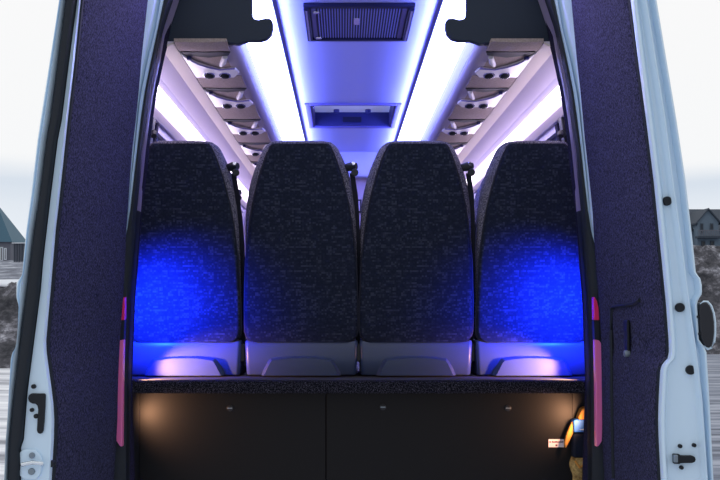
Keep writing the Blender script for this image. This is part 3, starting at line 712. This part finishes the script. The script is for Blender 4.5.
# ------------------------------------------------------------------ roof hatch
HT = thing('roof_hatch', 'recessed roof hatch with pale lid in the ceiling beyond the grille', 'roof hatch', (0, 6.07, ZC))
fr = MB(); w = 0.03
for (x0, x1, y0, y1) in ((hx0-w, hx0, hy0-w, hy1+w), (hx1, hx1+w, hy0-w, hy1+w), (hx0, hx1, hy0-w, hy0), (hx0, hx1, hy1, hy1+w)):
    fr.box((x0, y0, ZC-0.012), (x1, y1, ZC))
fr.build('frame', 'seam', HT, bevel=0.005)
wl = MB(); hz = ZC + 0.085
wl.box((hx0, hy1-0.012, ZC), (hx1, hy1, hz)); wl.box((hx0, hy0, ZC), (hx1, hy0+0.012, hz))
wl.box((hx0, hy0+0.012, ZC), (hx0+0.012, hy1-0.012, hz)); wl.box((hx1-0.012, hy0+0.012, ZC), (hx1, hy1-0.012, hz))
wl.build('shaft', 'hatch', HT)
ld = MB().box((hx0, hy0, hz), (hx1, hy1, hz+0.012)).build('lid', 'lid', HT)
hm = (hx0+hx1)/2
MB().box((hm-0.07, hy0+0.01, hz-0.02), (hm+0.07, hy0+0.10, hz)).build('catch', 'hatch', ld, bevel=0.006)
for x in (hm-0.10, hm+0.10):
    MB().disc((x, hy1-0.10, hz), (0,0,-1), 0.018, 0.02).build('knob', 'hatch', ld, smooth=True)
MB().box((hm-0.06, hy1-0.022, ZC+0.02), (hm+0.06, hy1-0.012, ZC+0.055)).build('handle', 'grille', HT, bevel=0.004)
MB().box((hx0+0.002, hy0+0.2, ZC+0.02), (hx0+0.02, hy0+0.26, ZC+0.05)).build('hinge', 'chrome', HT, bevel=0.003)

# ------------------------------------------------------------------ bus seats
SC = 3.79/F
def backy(z): # the back leans towards the rear at the top
    return -0.10*max(0, (z-0.16)/0.73)
def zpx(y):
    z = (377 - y)*SC
    return 72*SC + (VY - y)*(3.79 + backy(z))/F
prof = [(342,.86),(340,.93),(336,.975),(330,.995),(300,1.0),(260,1.0),(225,.995),(205,.975),(190,.935),(178,.885),(168,.83),(160,.775),(153,.72),(147,.67),(144,.63),(142.0,.585)]
HW = 57*SC
def rring(hw, y0, y1, z, r, n=5):
    pts = []
    for (cx, cy, a0) in ((hw-r, y1-r, 0), (-hw+r, y1-r, PI/2), (-hw+r, y0+r, PI), (hw-r, y0+r, 1.5*PI)):
        for k in range(n+1):
            a = a0 + PI/2*k/n; pts.append(Vector((cx + r*math.cos(a), cy + r*math.sin(a), z)))
    return pts
def make_seat(label, group):
    root = thing('bus_seat', label, 'seat', (0,0,0), group)
    rings = []
    for y, f in prof:
        z = zpx(y); by = backy(z); hw = HW*f*(1 + by/3.79)
        rings.append(rring(hw, by+0.008, by+0.125, z, 0.05))
    zt = zpx(142.0); by = backy(zt)
    for k, dz in ((0.93, 0.004), (0.75, 0.008), (0.4, 0.010)):
        r = rring(HW*.57*k, by+0.012+0.03*(1-k), by+0.125-0.04*(1-k), zt+dz, 0.03*k); rings.append(r)
    bk = MB().loft(rings).build('backrest', 'bolster', root, smooth=True, auto=60)
    # flat cloth cover of the back
    rings = []
    CT = [(142,26),(148,31),(165,37.5),(180,42),(200,47),(230,52),(260,55),(300,56.3),(330,56.3),(336,55),(340,52.5),(342,48.5)]
    def cf(y, f): return lerp(CT, y)*SC*(1 + backy(zpx(y))/3.79)
    for y, f in prof[:-1]:
        z = zpx(y); by = backy(z); hw = cf(y, f)
        rings.append(rring(hw, by-0.006, by+0.03, z, 0.014))
    MB().loft(rings).build('back_cover', 'cloth', bk, smooth=True, auto=60)
    e = []
    for sgn in (1, -1):
        seq = prof if sgn == 1 else prof[::-1]
        for y, f in seq[:-1] if sgn == 1 else seq[1:]:
            z = zpx(y); e.append(Vector((sgn*(cf(y, f)+0.001), backy(z)+0.006, z)))
    MB().tube(e, 0.004, 6).build('piping', 'piping', bk, smooth=True)
    # grey plastic base with a moulded grip
    rings = []
    for (y, hw, y0) in ((375.5, 54, 0.012), (374, 55, 0.006), (360, 55.8, 0.0), (348, 56.3, -0.002), (342.5, 56.5, 0.0), (340.5, 55.8, 0.006)):
        rings.append(rring(hw*SC, y0, 0.40, zpx(y), 0.016))
    bs = MB().loft(rings).build('base_shell', 'seat_plastic', root, smooth=True, auto=50); bs['label'] = 'grey plastic base shell'
    gp = [(-40,375.2),(-38.5,371),(-33.5,361),(-31,358.2),(-20,356.6),(-10,355.8),(10,355.8),(20,356.6),(31,358.2),(33.5,361),(38.5,371),(40,375.2)]
    A = [Vector((x*SC, 0.004, zpx(y))) for x, y in gp]
    B = [Vector((x*0.93*SC, -0.026 if y < 365 else -0.020, zpx(y+2.2 if y < 374 else y))) for x, y in gp]
    MB().loft([A, B]).build('grip', 'seat_plastic', bs, smooth=True, auto=30)
    # front of the seat
    rings = []
    for (z, y0, y1, w) in ((0.145, 0.12, 0.50, 0.195), (0.16, 0.11, 0.53, 0.205), (0.22, 0.11, 0.55, 0.21), (0.255, 0.12, 0.54, 0.205), (0.262, 0.14, 0.50, 0.19)):
        rings.append(rring(w, y0, y1, z, 0.05))
    MB().loft(rings).build('cushion', 'bolster', root, smooth=True, auto=60)
    # belt guide and webbing at the shoulder
    gx, gz = 49*SC, zpx(166); gy = backy(gz)
    gd = MB().tube([(gx-0.02, gy+0.05, gz), (gx+0.004, gy+0.04, gz+0.004), (gx+0.022, gy+0.03, gz+0.004)], [0.014, 0.017, 0.013], 10)
    gd.disc((gx+0.016, gy+0.02, gz-0.022), (0,-1,0), 0.014, 0.012, 14)
    go = gd.build('belt_guide', 'black', root, smooth=True)
    MB().disc((gx+0.010, gy+0.018, gz+0.010), (0.3,-1,0.4), 0.007, 0.006, 12).build('guide_cap', 'chrome', go, smooth=True)
    wb = []
    for (x, y, yy) in ((51, 172, 0.030), (54.5, 195, 0.035), (56.5, 230, 0.04), (57.3, 270, 0.045), (57.6, 320, 0.05), (57.4, 352, 0.06)):
        xx = x*SC; z = zpx(y); yy += backy(z)
        wb.append([Vector((xx-0.011, yy, z)), Vector((xx+0.008, yy-0.004, z)), Vector((xx+0.008, yy-0.001, z)), Vector((xx-0.011, yy+0.003, z))])
    MB().loft(wb).build('belt', 'belt', root, smooth=True)
    bu = MB().box((57*SC-0.012, 0.02, zpx(362)), (57*SC+0.010, 0.045, zpx(344))).build('buckle', 'black', root, bevel=0.004)
    return root
G1 = 'rear row of four seats'
lab = ['leftmost seat of the rear row, beside the left post, bright blue glow on its back',
       'second seat from the left in the rear row, dark back beside the middle gap',
       'third seat from the left in the rear row, dark back left of the rightmost seat',
       'rightmost seat of the rear row, beside the right post, bright blue glow on its back']
seats = []
s0 = make_seat(lab[0], G1); seats.append(s0)
s0.location = (P(184.5, 0, 3.79).x, 3.79, ZPOD)
for k, px in ((1, 301.3), (2, 416), (3, 532.5)):
    c = copy_tree(s0); c['label'] = lab[k]; c.location = (P(px, 0, 3.79).x, 3.79, ZPOD); seats.append(c)
for x, l in ((-0.735, 'seat of the next row glimpsed between the two left seats'), (0.735, 'seat of the next row glimpsed between the two right seats')):
    c = copy_tree(s0); c['label'] = l; c['group'] = 'second row seats'; c.location = (x, 4.66, ZPOD)

# ------------------------------------------------------------------ light
w = bpy.data.worlds.new('World'); bpy.context.scene.world = w; w.use_nodes = True
nt = w.node_tree; bgn = nt.nodes['Background']
tc = N(nt, 'ShaderNodeTexCoord'); sx = N(nt, 'ShaderNodeSeparateXYZ'); nt.links.new(tc.outputs['Generated'], sx.inputs[0])
mp = N(nt, 'ShaderNodeMapping'); mp.inputs['Scale'].default_value = (1.2, 1.2, 9.0); nt.links.new(tc.outputs['Generated'], mp.inputs['Vector'])
nz = N(nt, 'ShaderNodeTexNoise', Scale=1.6, Detail=4.0); nt.links.new(mp.outputs[0], nz.inputs['Vector'])
m1 = N(nt, 'ShaderNodeMath', operation='MULTIPLY_ADD'); m1.inputs[1].default_value = 0.05; m1.inputs[2].default_value = -0.025
nt.links.new(nz.outputs['Fac'], m1.inputs[0])
ad = N(nt, 'ShaderNodeMath', operation='ADD'); nt.links.new(sx.outputs['Z'], ad.inputs[0]); nt.links.new(m1.outputs[0], ad.inputs[1])
rp = ramp(nt, [(0.0, (0.80, 0.85, 0.91)), (0.085, (0.80, 0.85, 0.91)), (0.112, (0.68, 0.75, 0.84)), (0.135, (0.93, 0.94, 0.95)), (0.3, (0.95, 0.95, 0.955)), (1.0, (0.95, 0.97, 1.0))])
nt.links.new(ad.outputs[0], rp.inputs['Fac']); nt.links.new(rp.outputs['Color'], bgn.inputs['Color'])
# sky dimmed behind the camera so flat door faces darken and slanted edges brighten
mr = N(nt, 'ShaderNodeMapRange', interpolation_type='SMOOTHSTEP')
mr.inputs['From Min'].default_value = -0.95; mr.inputs['From Max'].default_value = -0.15; mr.inputs['To Min'].default_value = 0.74; mr.inputs['To Max'].default_value = 1.0
nt.links.new(sx.outputs['Y'], mr.inputs['Value']); nt.links.new(mr.outputs[0], bgn.inputs['Strength'])

def lamp(name, kind, loc, col, energy, size=0.02, rot=None, **kw):
    l = bpy.data.lights.new(name, kind); l.color = col; l.energy = energy
    if kind in ('POINT', 'SPOT'): l.shadow_soft_size = size
    if kind == 'AREA': l.size = size
    for k, v in kw.items(): setattr(l, k, v)
    o = bpy.data.objects.new(name, l); C.objects.link(o); o.location = loc
    if rot: o.rotation_euler = rot
    return o
def aim(d): return Vector(d).to_track_quat('-Z', 'Y').to_euler()
for s in (-1, 1):
    lamp('blue_lamp', 'SPOT', (0.802*s, 3.535, CZ+0.00), (0.004, 0.030, 1.0), 115.0, 0.02, aim((-0.07*s, 0.255, -0.01)), spot_size=math.radians(118), spot_blend=1.0)
    lamp('courtesy_lamp', 'SPOT', (0.815*s, 3.60, ZPOD+0.025), (1.0, 0.50, 0.22), 26.0, 0.012, aim((-0.20*s, 0.17, -0.012)), spot_size=math.radians(66), spot_blend=1.0)
    lamp('courtesy_lamp', 'SPOT', (0.802*s, 3.520, ZPOD-0.13), (1.0, 0.50, 0.26), 6.5, 0.012, aim((-0.12*s, 0.12, 0.0)), spot_size=math.radians(115), spot_blend=1.0)
    # blue cove light washing the ceiling panel from the seam beside each strip
    lamp('cove_light', 'AREA', (0.295*s, 5.5, ZC-0.035), (0.21, 0.25, 1.0), 13.0, 0.03, (0, s*math.radians(112), 0), shape='RECTANGLE', size_y=3.9)
# added violet fill light above the rear opening, tints the open doors' carpet
lamp('carpet_fill', 'AREA', (0, 3.43, 2.50), (0.50, 0.40, 1.0), 13.0, 1.1, aim((0, -1, -0.02)), shape='RECTANGLE', size_y=0.05)

# ------------------------------------------------------------------ camera
cam = bpy.data.cameras.new('camera'); co_ = bpy.data.objects.new('camera', cam); C.objects.link(co_)
co_.location = (CX, 0, CZ); co_.rotation_euler = (PI/2, 0, 0)
cam.sensor_width = 36; cam.lens = 36*F/720
cam.shift_x = (360 - VX)/720; cam.shift_y = (VY - 240)/720
cam.clip_end = 600
S = bpy.context.scene; S.camera = co_
S.view_settings.view_transform = 'Standard'; S.view_settings.look = 'None'; S.view_settings.gamma = 1; S.view_settings.exposure = 0
S.view_settings.use_curve_mapping = False
